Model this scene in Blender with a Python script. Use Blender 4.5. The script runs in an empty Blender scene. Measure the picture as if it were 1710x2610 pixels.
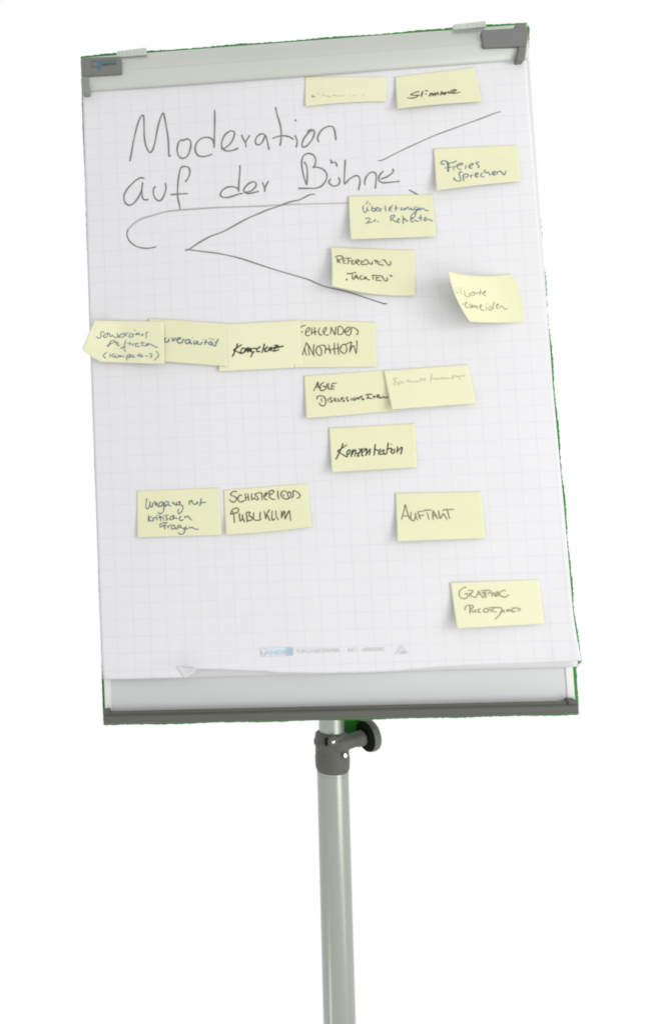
import bpy, bmesh, math, random
from mathutils import Matrix, Vector
random.seed(7)
scene = bpy.context.scene
COL = scene.collection

# ------------------------------------------------------------------ frames
# Board frame: origin = lower left corner of the writing board, X right, Y up along
# the board, Z out of the board towards the viewer.  The board leans back by TILT.
BW, BH = 0.694, 1.0375
TILT = math.radians(2)
s_, c_ = math.sin(TILT), math.cos(TILT)
ORG = Vector((-BW / 2, 0.0, 0.95))
MB = Matrix(((1, 0, 0, ORG.x), (0, s_, -c_, ORG.y), (0, c_, s_, ORG.z), (0, 0, 0, 1)))

# ------------------------------------------------------------------ camera
FPX, IW, IH, PPX, PPY = 2200.0, 1710.0, 2610.0, 485.0, 1015.0
RC = Matrix(((0.9967038352559796, -0.04224531952157334, -0.06925891830328708),
             (-0.04718339311348213, -0.9963393112698384, -0.07128607320257904),
             (-0.06599388002170983, 0.07431897333026759, -0.9950484902771397)))
TC = Vector((-0.1292413198852582, 0.4904088439483491, 1.2983146289846679))
CAMB = -(RC.transposed() @ TC)                       # camera position in the board frame
rot = RC.transposed() @ Matrix(((1, 0, 0), (0, -1, 0), (0, 0, -1)))
cam = bpy.data.cameras.new('camera')
cam_ob = bpy.data.objects.new('camera', cam)
COL.objects.link(cam_ob)
cam_ob.matrix_world = MB @ (Matrix.Translation(CAMB) @ rot.to_4x4())
cam.sensor_fit = 'VERTICAL'
cam.sensor_height = 36.0
cam.lens = 36.0 * FPX / IH
cam.shift_x = (IW / 2 - PPX) / IH
cam.shift_y = -(IH / 2 - PPY) / IH
cam.clip_start, cam.clip_end = 0.05, 200
scene.camera = cam_ob

def P(px, py, z=0.0):
    """point of the photograph -> board-frame point at height z over the board"""
    d = RC.transposed() @ Vector(((px - PPX) / FPX, (py - PPY) / FPX, 1.0))
    t = (z - CAMB.z) / d.z
    return CAMB + d * t

def proj(v):
    q = RC @ v + TC
    return FPX * q.x / q.z + PPX, FPX * q.y / q.z + PPY

# ------------------------------------------------------------------ light
world = bpy.data.worlds.new('World')
scene.world = world
world.use_nodes = True
world.node_tree.nodes['Background'].inputs[0].default_value = (1, 1, 1, 1)
world.node_tree.nodes['Background'].inputs[1].default_value = 1.0
scene.view_settings.view_transform = 'Standard'
scene.view_settings.look = 'None'
scene.view_settings.exposure = 0
scene.view_settings.gamma = 1
scene.cycles.filter_width = 1.9 if hasattr(scene, 'cycles') else 1.5

def lamp(name, loc, target, size, power, col=(1, 1, 1), size_y=None):
    l = bpy.data.lights.new(name, 'AREA')
    l.size = size
    if size_y:
        l.shape = 'RECTANGLE'
        l.size_y = size_y
    l.energy = power
    l.color = col
    o = bpy.data.objects.new(name, l)
    COL.objects.link(o)
    o.location = loc
    o.rotation_euler = (Vector(target) - Vector(loc)).to_track_quat('-Z', 'Y').to_euler()
    return o
lamp('right_key_light', (1.9, -1.25, 1.65), (0.05, 0.1, 1.4), 1.0, 22.0, (1, 0.99, 0.97))  # broad unseen key lamp at the right, gives the soft leftward shadows
lamp('low_fill_light', (1.25, -1.45, 0.55), (0.0, 0.0, 1.5), 0.9, 8.0, (1, 1.0, 0.98))
lamp('pole_streak_helper_right', (0.70, -0.56, 0.25), (0.0, 0.029, 0.652), 0.035, 0.16, (1, 1, 0.97), size_y=0.22)  # added slim lamp, placed so its reflection streaks the pole's right half
lamp('pole_streak_helper_left', (-0.80, -0.34, 0.11), (-0.03, 0.023, 0.524), 0.03, 0.30, (0.95, 1, 0.95), size_y=0.16)  # likewise added, for the streak low on the pole's left half

# ------------------------------------------------------------------ materials
def srgb(r, g, b):
    return tuple(((v / 255) / 12.92 if v / 255 <= 0.04045 else ((v / 255 + 0.055) / 1.055) ** 2.4) for v in (r, g, b))

def mat(name, col, rough=0.6, metal=0.0, var=0.0, scale=30.0, bump=0.0, bscale=300.0, spec=0.5, coat=0.0):
    m = bpy.data.materials.new(name)
    m.use_nodes = True
    nt = m.node_tree
    b = nt.nodes['Principled BSDF']
    b.inputs['Roughness'].default_value = rough
    b.inputs['Metallic'].default_value = metal
    b.inputs['Specular IOR Level'].default_value = spec
    b.inputs['Coat Weight'].default_value = coat
    b.inputs['Base Color'].default_value = (*col, 1)
    tc = nt.nodes.new('ShaderNodeTexCoord')
    if var:
        n = nt.nodes.new('ShaderNodeTexNoise')
        n.inputs['Scale'].default_value = scale
        n.inputs['Detail'].default_value = 6
        n.inputs['Roughness'].default_value = 0.65
        nt.links.new(tc.outputs['Object'], n.inputs['Vector'])
        mx = nt.nodes.new('ShaderNodeMix')
        mx.data_type = 'RGBA'
        mx.inputs[6].default_value = (*[c * (1 - var) for c in col], 1)
        mx.inputs[7].default_value = (*[min(1, c * (1 + var)) for c in col], 1)
        nt.links.new(n.outputs['Fac'], mx.inputs[0])
        nt.links.new(mx.outputs[2], b.inputs['Base Color'])
    if bump:
        n2 = nt.nodes.new('ShaderNodeTexNoise')
        n2.inputs['Scale'].default_value = bscale
        n2.inputs['Detail'].default_value = 4
        nt.links.new(tc.outputs['Object'], n2.inputs['Vector'])
        bp = nt.nodes.new('ShaderNodeBump')
        bp.inputs['Strength'].default_value = bump
        bp.inputs['Distance'].default_value = 0.001
        nt.links.new(n2.outputs['Fac'], bp.inputs['Height'])
        nt.links.new(bp.outputs[0], b.inputs['Normal'])
    return m

def grid_paper(name, base, line, grid=True):
    m = mat(name, base, 0.75, 0, 0.035, 7, 0.15, 500, 0.3)
    if not grid:
        return m
    nt = m.node_tree
    b = nt.nodes['Principled BSDF']
    src = b.inputs['Base Color'].links[0].from_socket
    tc = [n for n in nt.nodes if n.type == 'TEX_COORD'][0]
    sep = nt.nodes.new('ShaderNodeSeparateXYZ')
    nt.links.new(tc.outputs['Object'], sep.inputs[0])
    def M(op, a, bb=None, c=None):
        n = nt.nodes.new('ShaderNodeMath')
        n.operation = op
        for i, v in enumerate((a, bb, c)):
            if v is None: continue
            if isinstance(v, (int, float)): n.inputs[i].default_value = v
            else: nt.links.new(v, n.inputs[i])
        return n.outputs[0]
    outs = []
    for ax, pitch, ph in ((0, 0.02545, 0.0005), (1, 0.0246, 0.9174)):
        v = M('SUBTRACT', sep.outputs[ax], ph)
        v = M('DIVIDE', v, pitch)
        v = M('FRACT', M('ADD', v, 100.5))
        v = M('ABSOLUTE', M('SUBTRACT', v, 0.5))
        v = M('SUBTRACT', 1.0, M('DIVIDE', v, 0.042))
        outs.append(M('MAXIMUM', v, 0.0))
    g = M('MAXIMUM', outs[0], M('MULTIPLY', outs[1], 0.9))
    n = nt.nodes.new('ShaderNodeTexNoise')
    n.inputs['Scale'].default_value = 22
    n.inputs['Detail'].default_value = 3
    nt.links.new(tc.outputs['Object'], n.inputs['Vector'])
    n2 = nt.nodes.new('ShaderNodeTexNoise')
    n2.inputs['Scale'].default_value = 240
    nt.links.new(tc.outputs['Object'], n2.inputs['Vector'])
    k = M('MULTIPLY', M('SMOOTHSTEP' if False else 'MULTIPLY', n.outputs['Fac'], 1.35), M('ADD', n2.outputs['Fac'], 0.25))
    fac = M('MINIMUM', M('MULTIPLY', g, k), 1.0)
    mx = nt.nodes.new('ShaderNodeMix')
    mx.data_type = 'RGBA'
    nt.links.new(fac, mx.inputs[0])
    nt.links.new(src, mx.inputs[6])
    mx.inputs[7].default_value = (*line, 1)
    nt.links.new(mx.outputs[2], b.inputs['Base Color'])
    return m

PAPER = grid_paper('squared_paper', (0.613, 0.611, 0.626), (0.505, 0.512, 0.552))
PAPER_B = grid_paper('plain_paper', (0.595, 0.595, 0.602), (0.5, 0.5, 0.5), False)
NOTE = mat('yellow_note_paper', (0.620, 0.622, 0.415), 0.8, 0, 0.05, 16, 0.12, 600, 0.25)
NOTE_P = mat('pale_note_paper', (0.642, 0.640, 0.440), 0.8, 0, 0.05, 14, 0.12, 600, 0.25)
ALU = mat('brushed_aluminium', (0.485, 0.502, 0.465), 0.42, 0.35, 0.03, 6)
ALU_L = mat('pale_frame_plastic', (0.60, 0.605, 0.585), 0.5, 0.0, 0.02, 8)
POLE = mat('anodised_pole', (0.325, 0.345, 0.312), 0.26, 0.5, 0.03, 5, 0.0, 900)
TUBE = mat('inner_tube_metal', (0.36, 0.40, 0.345), 0.35, 0.6, 0.02, 5)
WHITEB = mat('whiteboard_enamel', (0.495, 0.502, 0.505), 0.22, 0.0, 0.02, 3, 0, 300, 0.25)
DARK = mat('dark_grey_plastic', (0.092, 0.093, 0.080), 0.55, 0, 0.05, 40, 0.2, 900, 0.3)
CAP = mat('corner_cap_plastic', (0.150, 0.154, 0.142), 0.5, 0, 0.06, 60, 0.2, 900, 0.3)
CAP_L = mat('corner_cap_plastic_pale', (0.215, 0.225, 0.200), 0.5, 0, 0.06, 60, 0.2, 900, 0.3)
CLAMP = mat('clamp_plastic', (0.088, 0.090, 0.078), 0.5, 0, 0.08, 60, 0.25, 900, 0.3)
KNOB = mat('knob_rubber', (0.010, 0.016, 0.008), 0.8, 0, 0.1, 80, 0.3, 700, 0.03)
KNOB_R = mat('knob_rim_plastic', (0.105, 0.11, 0.10), 0.5, 0, 0.1, 80, 0.2, 700, 0.3)
CHROME = mat('chrome', (0.9, 0.9, 0.9), 0.08, 1.0)
FRINGE = mat('fringe_green', (0.040, 0.215, 0.040), 0.8, 0, 0.35, 120, 0.3, 500, 0.1)  # colour of the added cut-out fringe pieces
HOOK = mat('hook_plastic', (0.42, 0.46, 0.40), 0.4, 0, 0.04, 50)
INK = mat('black_felt_ink', (0.062, 0.064, 0.036), 0.7, 0, 0.25, 260)
INK_D = mat('dense_black_ink', (0.022, 0.026, 0.014), 0.7, 0, 0.3, 260)
INK_B = mat('blue_grey_ink', (0.125, 0.165, 0.215), 0.7, 0, 0.3, 260)
INK_O = mat('olive_pencil', (0.24, 0.24, 0.15), 0.8, 0, 0.3, 260)
INK_F = mat('pale_pencil', (0.46, 0.46, 0.31), 0.8, 0, 0.15, 260)
MARK = mat('grey_marker', (0.150, 0.152, 0.142), 0.7, 0, 0.3, 130)
MARK_L = mat('grey_marker_dry', (0.33, 0.33, 0.32), 0.7, 0, 0.25, 130)
PRINT_G = mat('pale_grey_print', (0.505, 0.50, 0.50), 0.8, 0, 0.08, 300)
PRINT_B = mat('pale_blue_print', (0.33, 0.44, 0.54), 0.8, 0, 0.12, 300)
PRINT_L = mat('light_blue_print', (0.515, 0.585, 0.645), 0.8, 0, 0.06, 300)
LOGO_B = mat('blue_logo_print', (0.045, 0.13, 0.19), 0.6, 0, 0.1, 300)
LOGO_T = mat('teal_logo_print', (0.085, 0.12, 0.115), 0.6, 0, 0.1, 300)
LOGO_K = mat('brown_logo_print', (0.050, 0.050, 0.030), 0.6, 0, 0.1, 300)

# ------------------------------------------------------------------ object helpers
def link_mesh(name, bm, material, parent=None, mw=None, smooth=False, bevel=0.0):
    bmesh.ops.recalc_face_normals(bm, faces=bm.faces) if len(bm.faces) and not getattr(bm, 'keep', False) else None
    me = bpy.data.meshes.new(name)
    bm.to_mesh(me)
    bm.free()
    me.materials.append(material)
    if smooth:
        for p in me.polygons: p.use_smooth = True
    o = bpy.data.objects.new(name, me)
    COL.objects.link(o)
    if parent: o.parent = parent
    o['_mw'] = 0
    o.matrix_world = mw if mw is not None else MB
    if parent:
        o.matrix_parent_inverse = Matrix.Identity(4)
        pm = PARENT_W[parent.name]
        o.matrix_basis = pm.inverted() @ (mw if mw is not None else MB)
    else:
        o.matrix_basis = mw if mw is not None else MB
    PARENT_W[o.name] = mw.copy() if mw is not None else MB.copy()
    del o['_mw']
    if bevel:
        md = o.modifiers.new('bevel', 'BEVEL')
        md.width = bevel
        md.segments = 3
        md.limit_method = 'ANGLE'
        md.angle_limit = math.radians(50)
        for p in me.polygons: p.use_smooth = True
        md.harden_normals = True
    return o
PARENT_W = {}

def empty(name, m):
    e = bpy.data.objects.new(name, None)
    COL.objects.link(e)
    e.empty_display_size = 0.05
    e.matrix_basis = m
    PARENT_W[e.name] = m.copy()
    return e

def tag(o, label=None, cat=None, group=None, kind=None):
    if label: o['label'] = label
    if cat: o['category'] = cat
    if group: o['group'] = group
    if kind: o['kind'] = kind
    return o

def prism(pts, z0, z1, bm=None):
    """outline given on the photo, placed at height z1, extruded down to z0"""
    bm = bm or bmesh.new()
    top = [bm.verts.new(P(x, y, z1)) for x, y in pts]
    bot = [bm.verts.new(Vector((v.co.x, v.co.y, z0))) for v in top]
    bm.faces.new(top)
    bm.faces.new(bot[::-1])
    n = len(pts)
    for i in range(n):
        bm.faces.new((top[i], bot[i], bot[(i + 1) % n], top[(i + 1) % n]))
    return bm

def rounded(pts, r, seg=4):
    """round the corners of an outline; r single or per corner"""
    out = []
    n = len(pts)
    for i, p in enumerate(pts):
        rr = r[i] if isinstance(r, (list, tuple)) else r
        a = Vector(pts[i - 1]); b = Vector(p); c = Vector(pts[(i + 1) % n])
        if rr <= 0:
            out.append(tuple(b)); continue
        u = (a - b).normalized() * rr
        w = (c - b).normalized() * rr
        for k in range(seg + 1):
            t = k / seg
            q = (b + u) * (1 - t) ** 2 + b * 2 * t * (1 - t) + (b + w) * t ** 2
            out.append(tuple(q))
    return out

def smooth_line(pts, sub=5):
    if len(pts) < 3:
        (x0, y0), (x1, y1) = pts[0], pts[-1]
        L = math.hypot(x1 - x0, y1 - y0)
        n = max(2, int(L / 4))
        return [(x0 + (x1 - x0) * i / n, y0 + (y1 - y0) * i / n) for i in range(n + 1)]
    out = []
    p = [pts[0]] + list(pts) + [pts[-1]]
    for i in range(1, len(p) - 2):
        for k in range(sub):
            t = k / sub
            q = []
            for a in (0, 1):
                p0, p1, p2, p3 = p[i - 1][a], p[i][a], p[i + 1][a], p[i + 2][a]
                q.append(0.5 * (2 * p1 + (p2 - p0) * t + (2 * p0 - 5 * p1 + 4 * p2 - p3) * t * t + (3 * p1 - p0 - 3 * p2 + p3) * t ** 3))
            out.append(tuple(q))
    out.append(pts[-1])
    return out

def parse(crop, text):
    ox, oy, s = crop
    res = []
    for st in text.replace('\n', ' ').split(';'):
        st = st.strip()
        if not st: continue
        res.append([(ox + float(a.split(',')[0]) / s, oy + float(a.split(',')[1]) / s) for a in st.split()])
    return res

def ink(strokes, width, zfun, material, parent, mw=None, seed=1, name='handwriting'):
    """pen strokes as thin ribbons lying on their sheet"""
    rnd = random.Random(seed)
    bm = bmesh.new()
    dz = 0.0
    for st in strokes:
        if len(st) == 1:
            x, y = st[0]
            r = width * 0.75
            vs = [bm.verts.new(P(x + r * math.cos(a), y + r * math.sin(a), zfun(x, y) + dz)) for a in [k * math.pi / 4 for k in range(8)]]
            bm.faces.new(vs)
            continue
        pts = smooth_line(st)
        ph, fr = rnd.uniform(0, 6), rnd.uniform(0.25, 0.6)
        n = len(pts)
        prev = None
        for i, (x, y) in enumerate(pts):
            a = pts[max(0, i - 1)]; b = pts[min(n - 1, i + 1)]
            dx, dy = b[0] - a[0], b[1] - a[1]
            L = math.hypot(dx, dy) or 1
            w = width * 0.5 * (1 + 0.16 * math.sin(ph + i * fr)) * (0.72 if i in (0, n - 1) else 1)
            nx, ny = -dy / L * w, dx / L * w
            z = zfun(x, y) + dz + i * 2e-6
            cur = (bm.verts.new(P(x + nx, y + ny, z)), bm.verts.new(P(x - nx, y - ny, z)))
            if prev:
                bm.faces.new((prev[0], cur[0], cur[1], prev[1]))
            prev = cur
        dz += 6e-6
    return link_mesh(name, bm, material, parent, mw)

def patch(fun, nu, nv, bm=None):
    bm = bm or bmesh.new()
    g = [[bm.verts.new(fun(i / nu, j / nv)) for i in range(nu + 1)] for j in range(nv + 1)]
    for j in range(nv):
        for i in range(nu):
            bm.faces.new((g[j][i], g[j + 1][i], g[j + 1][i + 1], g[j][i + 1]))
    return bm

def solid(o, t, off=-1):
    md = o.modifiers.new('thickness', 'SOLIDIFY')
    md.thickness = t
    md.offset = off
    return o

def lerp(a, b, t): return (a[0] + (b[0] - a[0]) * t, a[1] + (b[1] - a[1]) * t)

def interp(pl, t):
    """pl: list of (t, x, y)"""
    for k in range(len(pl) - 1):
        if t <= pl[k + 1][0]:
            a, b = pl[k], pl[k + 1]
            u = (t - a[0]) / (b[0] - a[0])
            return (a[1] + (b[1] - a[1]) * u, a[2] + (b[2] - a[2]) * u)
    return pl[-1][1:]

def xy_interp(pl, x):
    """piecewise linear y(x)"""
    for k in range(len(pl) - 1):
        if x <= pl[k + 1][0] or k == len(pl) - 2:
            a, b = pl[k], pl[k + 1]
            return a[1] + (b[1] - a[1]) * (x - a[0]) / (b[0] - a[0])

def axis_matrix(p, d):
    q = Vector(d).to_track_quat('Z', 'Y')
    return Matrix.Translation(p) @ q.to_matrix().to_4x4()

def lathe(profile, seg=64, closed_ends=True, phase=0):
    """profile: list of (r, z) round local Z"""
    bm = bmesh.new()
    rings = []
    for r, z in profile:
        rings.append([bm.verts.new((r * math.cos(2 * math.pi * k / seg + phase), r * math.sin(2 * math.pi * k / seg + phase), z)) for k in range(seg)])
    for a, b in zip(rings, rings[1:]):
        for k in range(seg):
            bm.faces.new((a[k], a[(k + 1) % seg], b[(k + 1) % seg], b[k]))
    if closed_ends:
        bm.faces.new(rings[0][::-1])
        bm.faces.new(rings[-1])
    return bm

# ================================================================== FLIPCHART
# pole foot: the pole stands upright behind the middle of the board
foot = Vector((0.0, 0.07, ORG.z - 0.86))
FC = empty('flipchart', Matrix.Translation(foot))
tag(FC, 'tall whiteboard flipchart with grey corner caps and tray, tilted back on a round metal pole', 'flipchart')

# whiteboard panel (its lower strip shows under the paper)
bm = prism([(214, 150), (1338, 68), (1462, 1800), (270, 1828)], -0.016, 0.0)
link_mesh('whiteboard_panel', bm, WHITEB, FC, bevel=0.0015)

# green cut-out fringe, added as a ragged rim behind right, top and lower edges
rnd = random.Random(3)
outline = []
def ragged(a, b, step, amp, bias=0.0):
    L = math.hypot(b[0] - a[0], b[1] - a[1])
    n = max(1, int(L / step))
    nx, ny = (b[1] - a[1]) / L, -(b[0] - a[0]) / L
    for i in range(n):
        j = bias + rnd.uniform(-amp, amp) + amp * math.sin(i * 0.13)
        x, y = lerp(a, b, i / n)
        outline.append((x + nx * j, y + ny * j))
ragged((206, 143.8), (300, 135), 5, 1.0)
ragged((300, 136.5), (1150, 71.5), 5, 1.2)
ragged((1150, 70), (1340, 56.5), 5, 1.0)
ragged((1340, 57), (1348.5, 70), 5, 0.5)
ragged((1348.5, 70), (1346, 150), 5, 0.8)
ragged((1346, 150), (1384, 660), 4, 1.2, 0.5)
ragged((1384, 660), (1463, 1560), 4, 1.6, 0.5)
ragged((1463, 1560), (1482, 1685), 4, 1.2)
ragged((1482, 1685), (1468, 1702), 4, 0.8)
ragged((1468, 1702), (1474, 1822), 5, 0.8)
ragged((1474, 1822), (266, 1849), 5, 0.8)
ragged((264.8, 1848), (205.8, 143), 6, 0.5, 0.2)
bm = prism(outline, -0.0205, -0.0175)
tag(link_mesh('green_fringe_rim', bm, FRINGE, FC), 'thin ragged green rim, an added sheet imitating cut-out fringe')

# pale side strips of the frame
for pts in ([(208, 150), (226, 149), (285.5, 1812), (268.5, 1813)],
            [(1322, 63), (1343, 62), (1465.5, 1786), (1446, 1787)]):
    link_mesh('side_strip', prism(pts, -0.017, 0.0016), ALU_L, FC, bevel=0.001)
# narrow joint lines beside the strips (a shallow step of the panel edge)
link_mesh('panel_joint', prism([(1442.5, 1700), (1444, 1700), (1447.6, 1787), (1446, 1787)], -0.001, 0.0006), DARK, FC)

# clamp bar along the top (convex aluminium profile)
TOPL, TOPR = (207.5, 147.5), (1341, 61.5)
BOTL, BOTR = (211, 234), (1342, 153)
prof = [(0.0, -0.006), (0.05, 0.0005), (0.12, 0.0062), (0.2, 0.0112), (0.3, 0.0153), (0.4, 0.0176), (0.45, 0.0180), (0.465, 0.0172),
        (0.6, 0.0160), (0.75, 0.0140), (0.88, 0.0115), (0.96, 0.0090), (1.0, 0.0068)]
bm = bmesh.new()
rows = []
N = 40
for i in range(N + 1):
    t = i / N
    row = []
    for f, z in prof:
        a = lerp(TOPL, TOPR, t); b = lerp(BOTL, BOTR, t)
        # lower edge swells down slightly at the left end as in the photo
        q = lerp(a, b, f)
        row.append(bm.verts.new(P(q[0], q[1], z)))
    q0, q1 = row[0].co, row[-1].co
    row.insert(0, bm.verts.new((q0.x, q0.y, -0.016)))
    row.append(bm.verts.new((q1.x, q1.y, 0.0045)))
    rows.append(row)
for a, b in zip(rows, rows[1:]):
    for k in range(len(a) - 1):
        bm.faces.new((a[k], a[k + 1], b[k + 1], b[k]))
bm.faces.new(rows[0]); bm.faces.new(rows[-1][::-1])
hb = link_mesh('clamp_bar', bm, ALU, FC)
for p in hb.data.polygons: p.use_smooth = True
md = hb.modifiers.new('split', 'EDGE_SPLIT'); md.split_angle = math.radians(40)

# paper hooks sticking up over the bar
for a, b, h_, skew in (((296, 143), (374, 137), 13, 3), ((1154, 72), (1238, 66), 10, 1)):
    pts = [(a[0], a[1] + 3), (a[0] + skew, a[1] - h_), (b[0] - 1, b[1] - h_ - 3), (b[0] + 1, b[1] + 2)]
    hk = link_mesh('paper_hook', prism(rounded(pts, [0, 3, 1.5, 0]), 0.001, 0.0075), HOOK, FC, bevel=0.0008)
    for k in (0.25, 0.5, 0.75):
        q0, q1 = lerp(pts[0], pts[3], k), lerp(pts[1], pts[2], k)
        link_mesh('rib', prism([(q0[0] - .8, q0[1]), (q1[0] - .8, q1[1] + 1), (q1[0] + .8, q1[1] + 1), (q0[0] + .8, q0[1])], 0.0074, 0.0082), ALU_L, hk)

# corner caps
capL = link_mesh('corner_cap', prism(rounded([(206, 147), (309, 143.5), (312, 187), (227, 192), (210, 193)], [5, 5, 6, 2, 1]), 0.002, 0.0225), CAP, FC, bevel=0.002)
link_mesh('corner_leg', prism(rounded([(208.5, 191.5), (225, 190.5), (228, 236), (210, 237.5)], [1, 1, 4, 2]), 0.002, 0.020), CAP_L, capL, bevel=0.0015)
zc = 0.0229
link_mesh('logo_mark', prism([(250, 154), (261, 153), (259.5, 171), (256, 178), (250, 176)], zc - .0003, zc), LOGO_B, capL)
link_mesh('logo_band', prism([(262, 152.5), (298, 150), (294, 159), (262, 163)], zc - .0003, zc), LOGO_T, capL)
ink([[(249, 155), (234.5, 156)], [(234.5, 156), (234.5, 170.5)], [(234.5, 170.5), (249, 170)]], 1.1, lambda x, y: zc, LOGO_K, capL, name='logo_frame')
ink([[(262, 166), (266, 164), (267, 167), (271, 163), (272, 166), (276, 163), (278, 165), (283, 162.5), (286, 164.5), (290, 162), (294, 163), (298, 161.5)]], 2.0,
    lambda x, y: zc, LOGO_K, capL, name='logo_lettering')
capR = link_mesh('corner_cap', prism(rounded([(1227, 76), (1312, 70.5), (1314, 60), (1339, 59), (1345, 72), (1345, 100), (1342, 118), (1322, 117), (1230, 120.5)],
                                              [5, 0, 3, 5, 4, 3, 0, 2, 6]), 0.002, 0.0225), CAP, FC, bevel=0.002)
link_mesh('corner_leg', prism(rounded([(1322, 112), (1342, 112), (1337, 153), (1316.5, 154.5), (1320.5, 130)], [0, 0, 4, 3, 2]), 0.002, 0.0205), CAP, capR, bevel=0.0015)

# tray rail along the bottom
TZ = 0.022
rowsdef = [(0.0, 0.0), (0.0, 0.010), (0.06, 0.0125), (0.30, 0.0135), (0.34, 0.0175), (0.46, 0.020), (0.75, 0.0215), (0.93, 0.0200), (1.0, 0.0165)]
TL_, TR_, BL_, BR_ = (266, 1813), (1470, 1785.5), (266, 1846.5), (1473, 1819)
bm = bmesh.new()
rows = []
for i in range(31):
    t = i / 30
    row = []
    for f, z in rowsdef:
        q = lerp(lerp(TL_, TR_, t), lerp(BL_, BR_, t), f)
        row.append(bm.verts.new(P(q[0], q[1], z)))
    q = row[-1].co
    row.append(bm.verts.new((q.x, q.y, -0.018)))
    rows.append(row)
for a, b in zip(rows, rows[1:]):
    for k in range(len(a) - 1):
        bm.faces.new((a[k], a[k + 1], b[k + 1], b[k]))
bm.faces.new(rows[0]); bm.faces.new(rows[-1][::-1])
tr = link_mesh('pen_tray', bm, DARK, FC)
for p in tr.data.polygons: p.use_smooth = True
md = tr.modifiers.new('split', 'EDGE_SPLIT'); md.split_angle = math.radians(35)
# end caps of the tray
for sx, pts in ((0, [(265, 1812), (280, 1811.5), (280, 1846.5), (265, 1847)]), (1, [(1447, 1786), (1467, 1785), (1474, 1800), (1474, 1820), (1452, 1820)])):
    link_mesh('tray_end', prism(rounded(pts, 2), -0.018, 0.0155), DARK, FC, bevel=0.002)

# ---- pole, clamp and knob, built along the pole axis (local Z points up the pole)
RB = MB.to_3x3()
def ray(px, py):
    d = RB @ (RC.transposed() @ Vector(((px - PPX) / FPX, (py - PPY) / FPX, 1.0)))
    return MB @ CAMB, d.normalized()
def pole_frame(pole_a):
    up = Vector((pole_a[1], 1.0, -0.03)).normalized()
    up = RB @ up
    base = MB @ Vector((BW / 2 + pole_a[0], 0.0, -0.072))
    return base, up
def on_axis(pole_a, py):
    base, up = pole_frame(pole_a)
    lo, hi = -1.0, 0.2
    for _ in range(45):
        m = (lo + hi) / 2
        q = proj(MB.inverted() @ (base + up * m))
        if q[1] > py: lo = m
        else: hi = m
    return m, q[0]
par = [0.0, 0.0]
for _ in range(8):
    e = 1e-4
    f0 = [on_axis(par, 1900)[1] - 846.3, on_axis(par, 2460)[1] - 861.3]
    J = []
    for i in (0, 1):
        p2 = list(par); p2[i] += e
        f2 = [on_axis(p2, 1900)[1] - 846.3, on_axis(p2, 2460)[1] - 861.3]
        J.append([(f2[0] - f0[0]) / e, (f2[1] - f0[1]) / e])
    det = J[0][0] * J[1][1] - J[1][0] * J[0][1]
    par[0] -= (J[1][1] * f0[0] - J[1][0] * f0[1]) / det
    par[1] -= (-J[0][1] * f0[0] + J[0][0] * f0[1]) / det
BASE, UP = pole_frame(par)
PM = axis_matrix(BASE, UP)
PMI = PM.inverted()
def on_pole(py): return on_axis(par, py)[0]
def radius(px_width, py):
    p = MB.inverted() @ (BASE + UP * on_pole(py))
    return 0.5 * px_width * (RC @ p + TC).length * 0.908 / FPX
def upright(name, prof_, material, parent=FC):
    o = link_mesh(name, lathe(prof_, 96), material, parent, PM, smooth=True)
    md = o.modifiers.new('split', 'EDGE_SPLIT'); md.split_angle = math.radians(40)
    return o
def tube_part(name, p, d, prof_, material, parent, seg=48):
    o = link_mesh(name, lathe(prof_, seg), material, parent, axis_matrix(p, d), smooth=True)
    md = o.modifiers.new('split', 'EDGE_SPLIT'); md.split_angle = math.radians(40)
    return o
r1 = radius(79.0, 2000); r2 = radius(65, 1850); r3 = radius(86, 1940)
zt, zb, zm = on_pole(1866), on_pole(1969), on_pole(1913)
upright('pole', [(r1, -0.86), (r1, zb + 0.01)], POLE)
upright('inner_tube', [(r2, zb), (r2, 0.05)], TUBE)
collar = upright('clamp_collar', [(r2 + .0006, zt - 0.002), (r3 - .005, zt + .0015), (r3 - .001, zt - .0015), (r3 + 0.0005, zt - 0.010), (r3 + .0018, zt - .0115), (r3 + .0020, zt - .017),
                 (r3, zt - .020), (r3 - .0004, zm), (r3 + .0006, zb + 0.022), (r3, zb + 0.009), (r3 - .003, zb), (r1 + .0002, zb - .0008)], CLAMP)

def at_depth(px, py, dz):
    """world point on the view ray at board-frame height dz"""
    return MB @ P(px, py, dz)
def surf_pole(px, py, R):
    """where the view ray meets the round pole of radius R; returns point and outward normal"""
    o_, d = ray(px, py)
    ol, dl = PMI @ o_, PMI.to_3x3() @ d
    A = dl.x ** 2 + dl.y ** 2; B = 2 * (ol.x * dl.x + ol.y * dl.y); C = ol.x ** 2 + ol.y ** 2 - R * R
    t = (-B - math.sqrt(max(0, B * B - 4 * A * C))) / (2 * A)
    q = ol + dl * t
    return PM @ q, (PM.to_3x3() @ Vector((q.x, q.y, 0))).normalized()
zax = -0.072
pa = at_depth(856, 1899, zax + r3 * 0.62)
pb = at_depth(930, 1879, zax + 0.004)
dv = pb - pa
L = dv.length; dn = dv.normalized()
ra = 0.0104
tube_part('clamp_arm', pa, dn, [(ra * 1.0, -0.008), (ra * 1.38, -.003), (ra * 1.36, L * 0.2), (ra * 1.05, L * 0.42), (ra * .98, L * 0.66), (ra * 1.12, L * 0.72), (ra * 1.12, L * 0.93), (ra * 0.9, L)], CLAMP, FC)
KR = 0.0240
kdir = (RB @ Vector((0.86, 0.06, -0.50))).normalized()
kc = at_depth(931, 1877, zax + 0.002)
prof_k = [(0.30, 0.001), (0.80, 0.0), (0.97, 0.0010), (1.0, 0.003), (1.01, 0.006), (1.0, 0.0115), (0.95, 0.0132), (0.5, 0.0140)]
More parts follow.
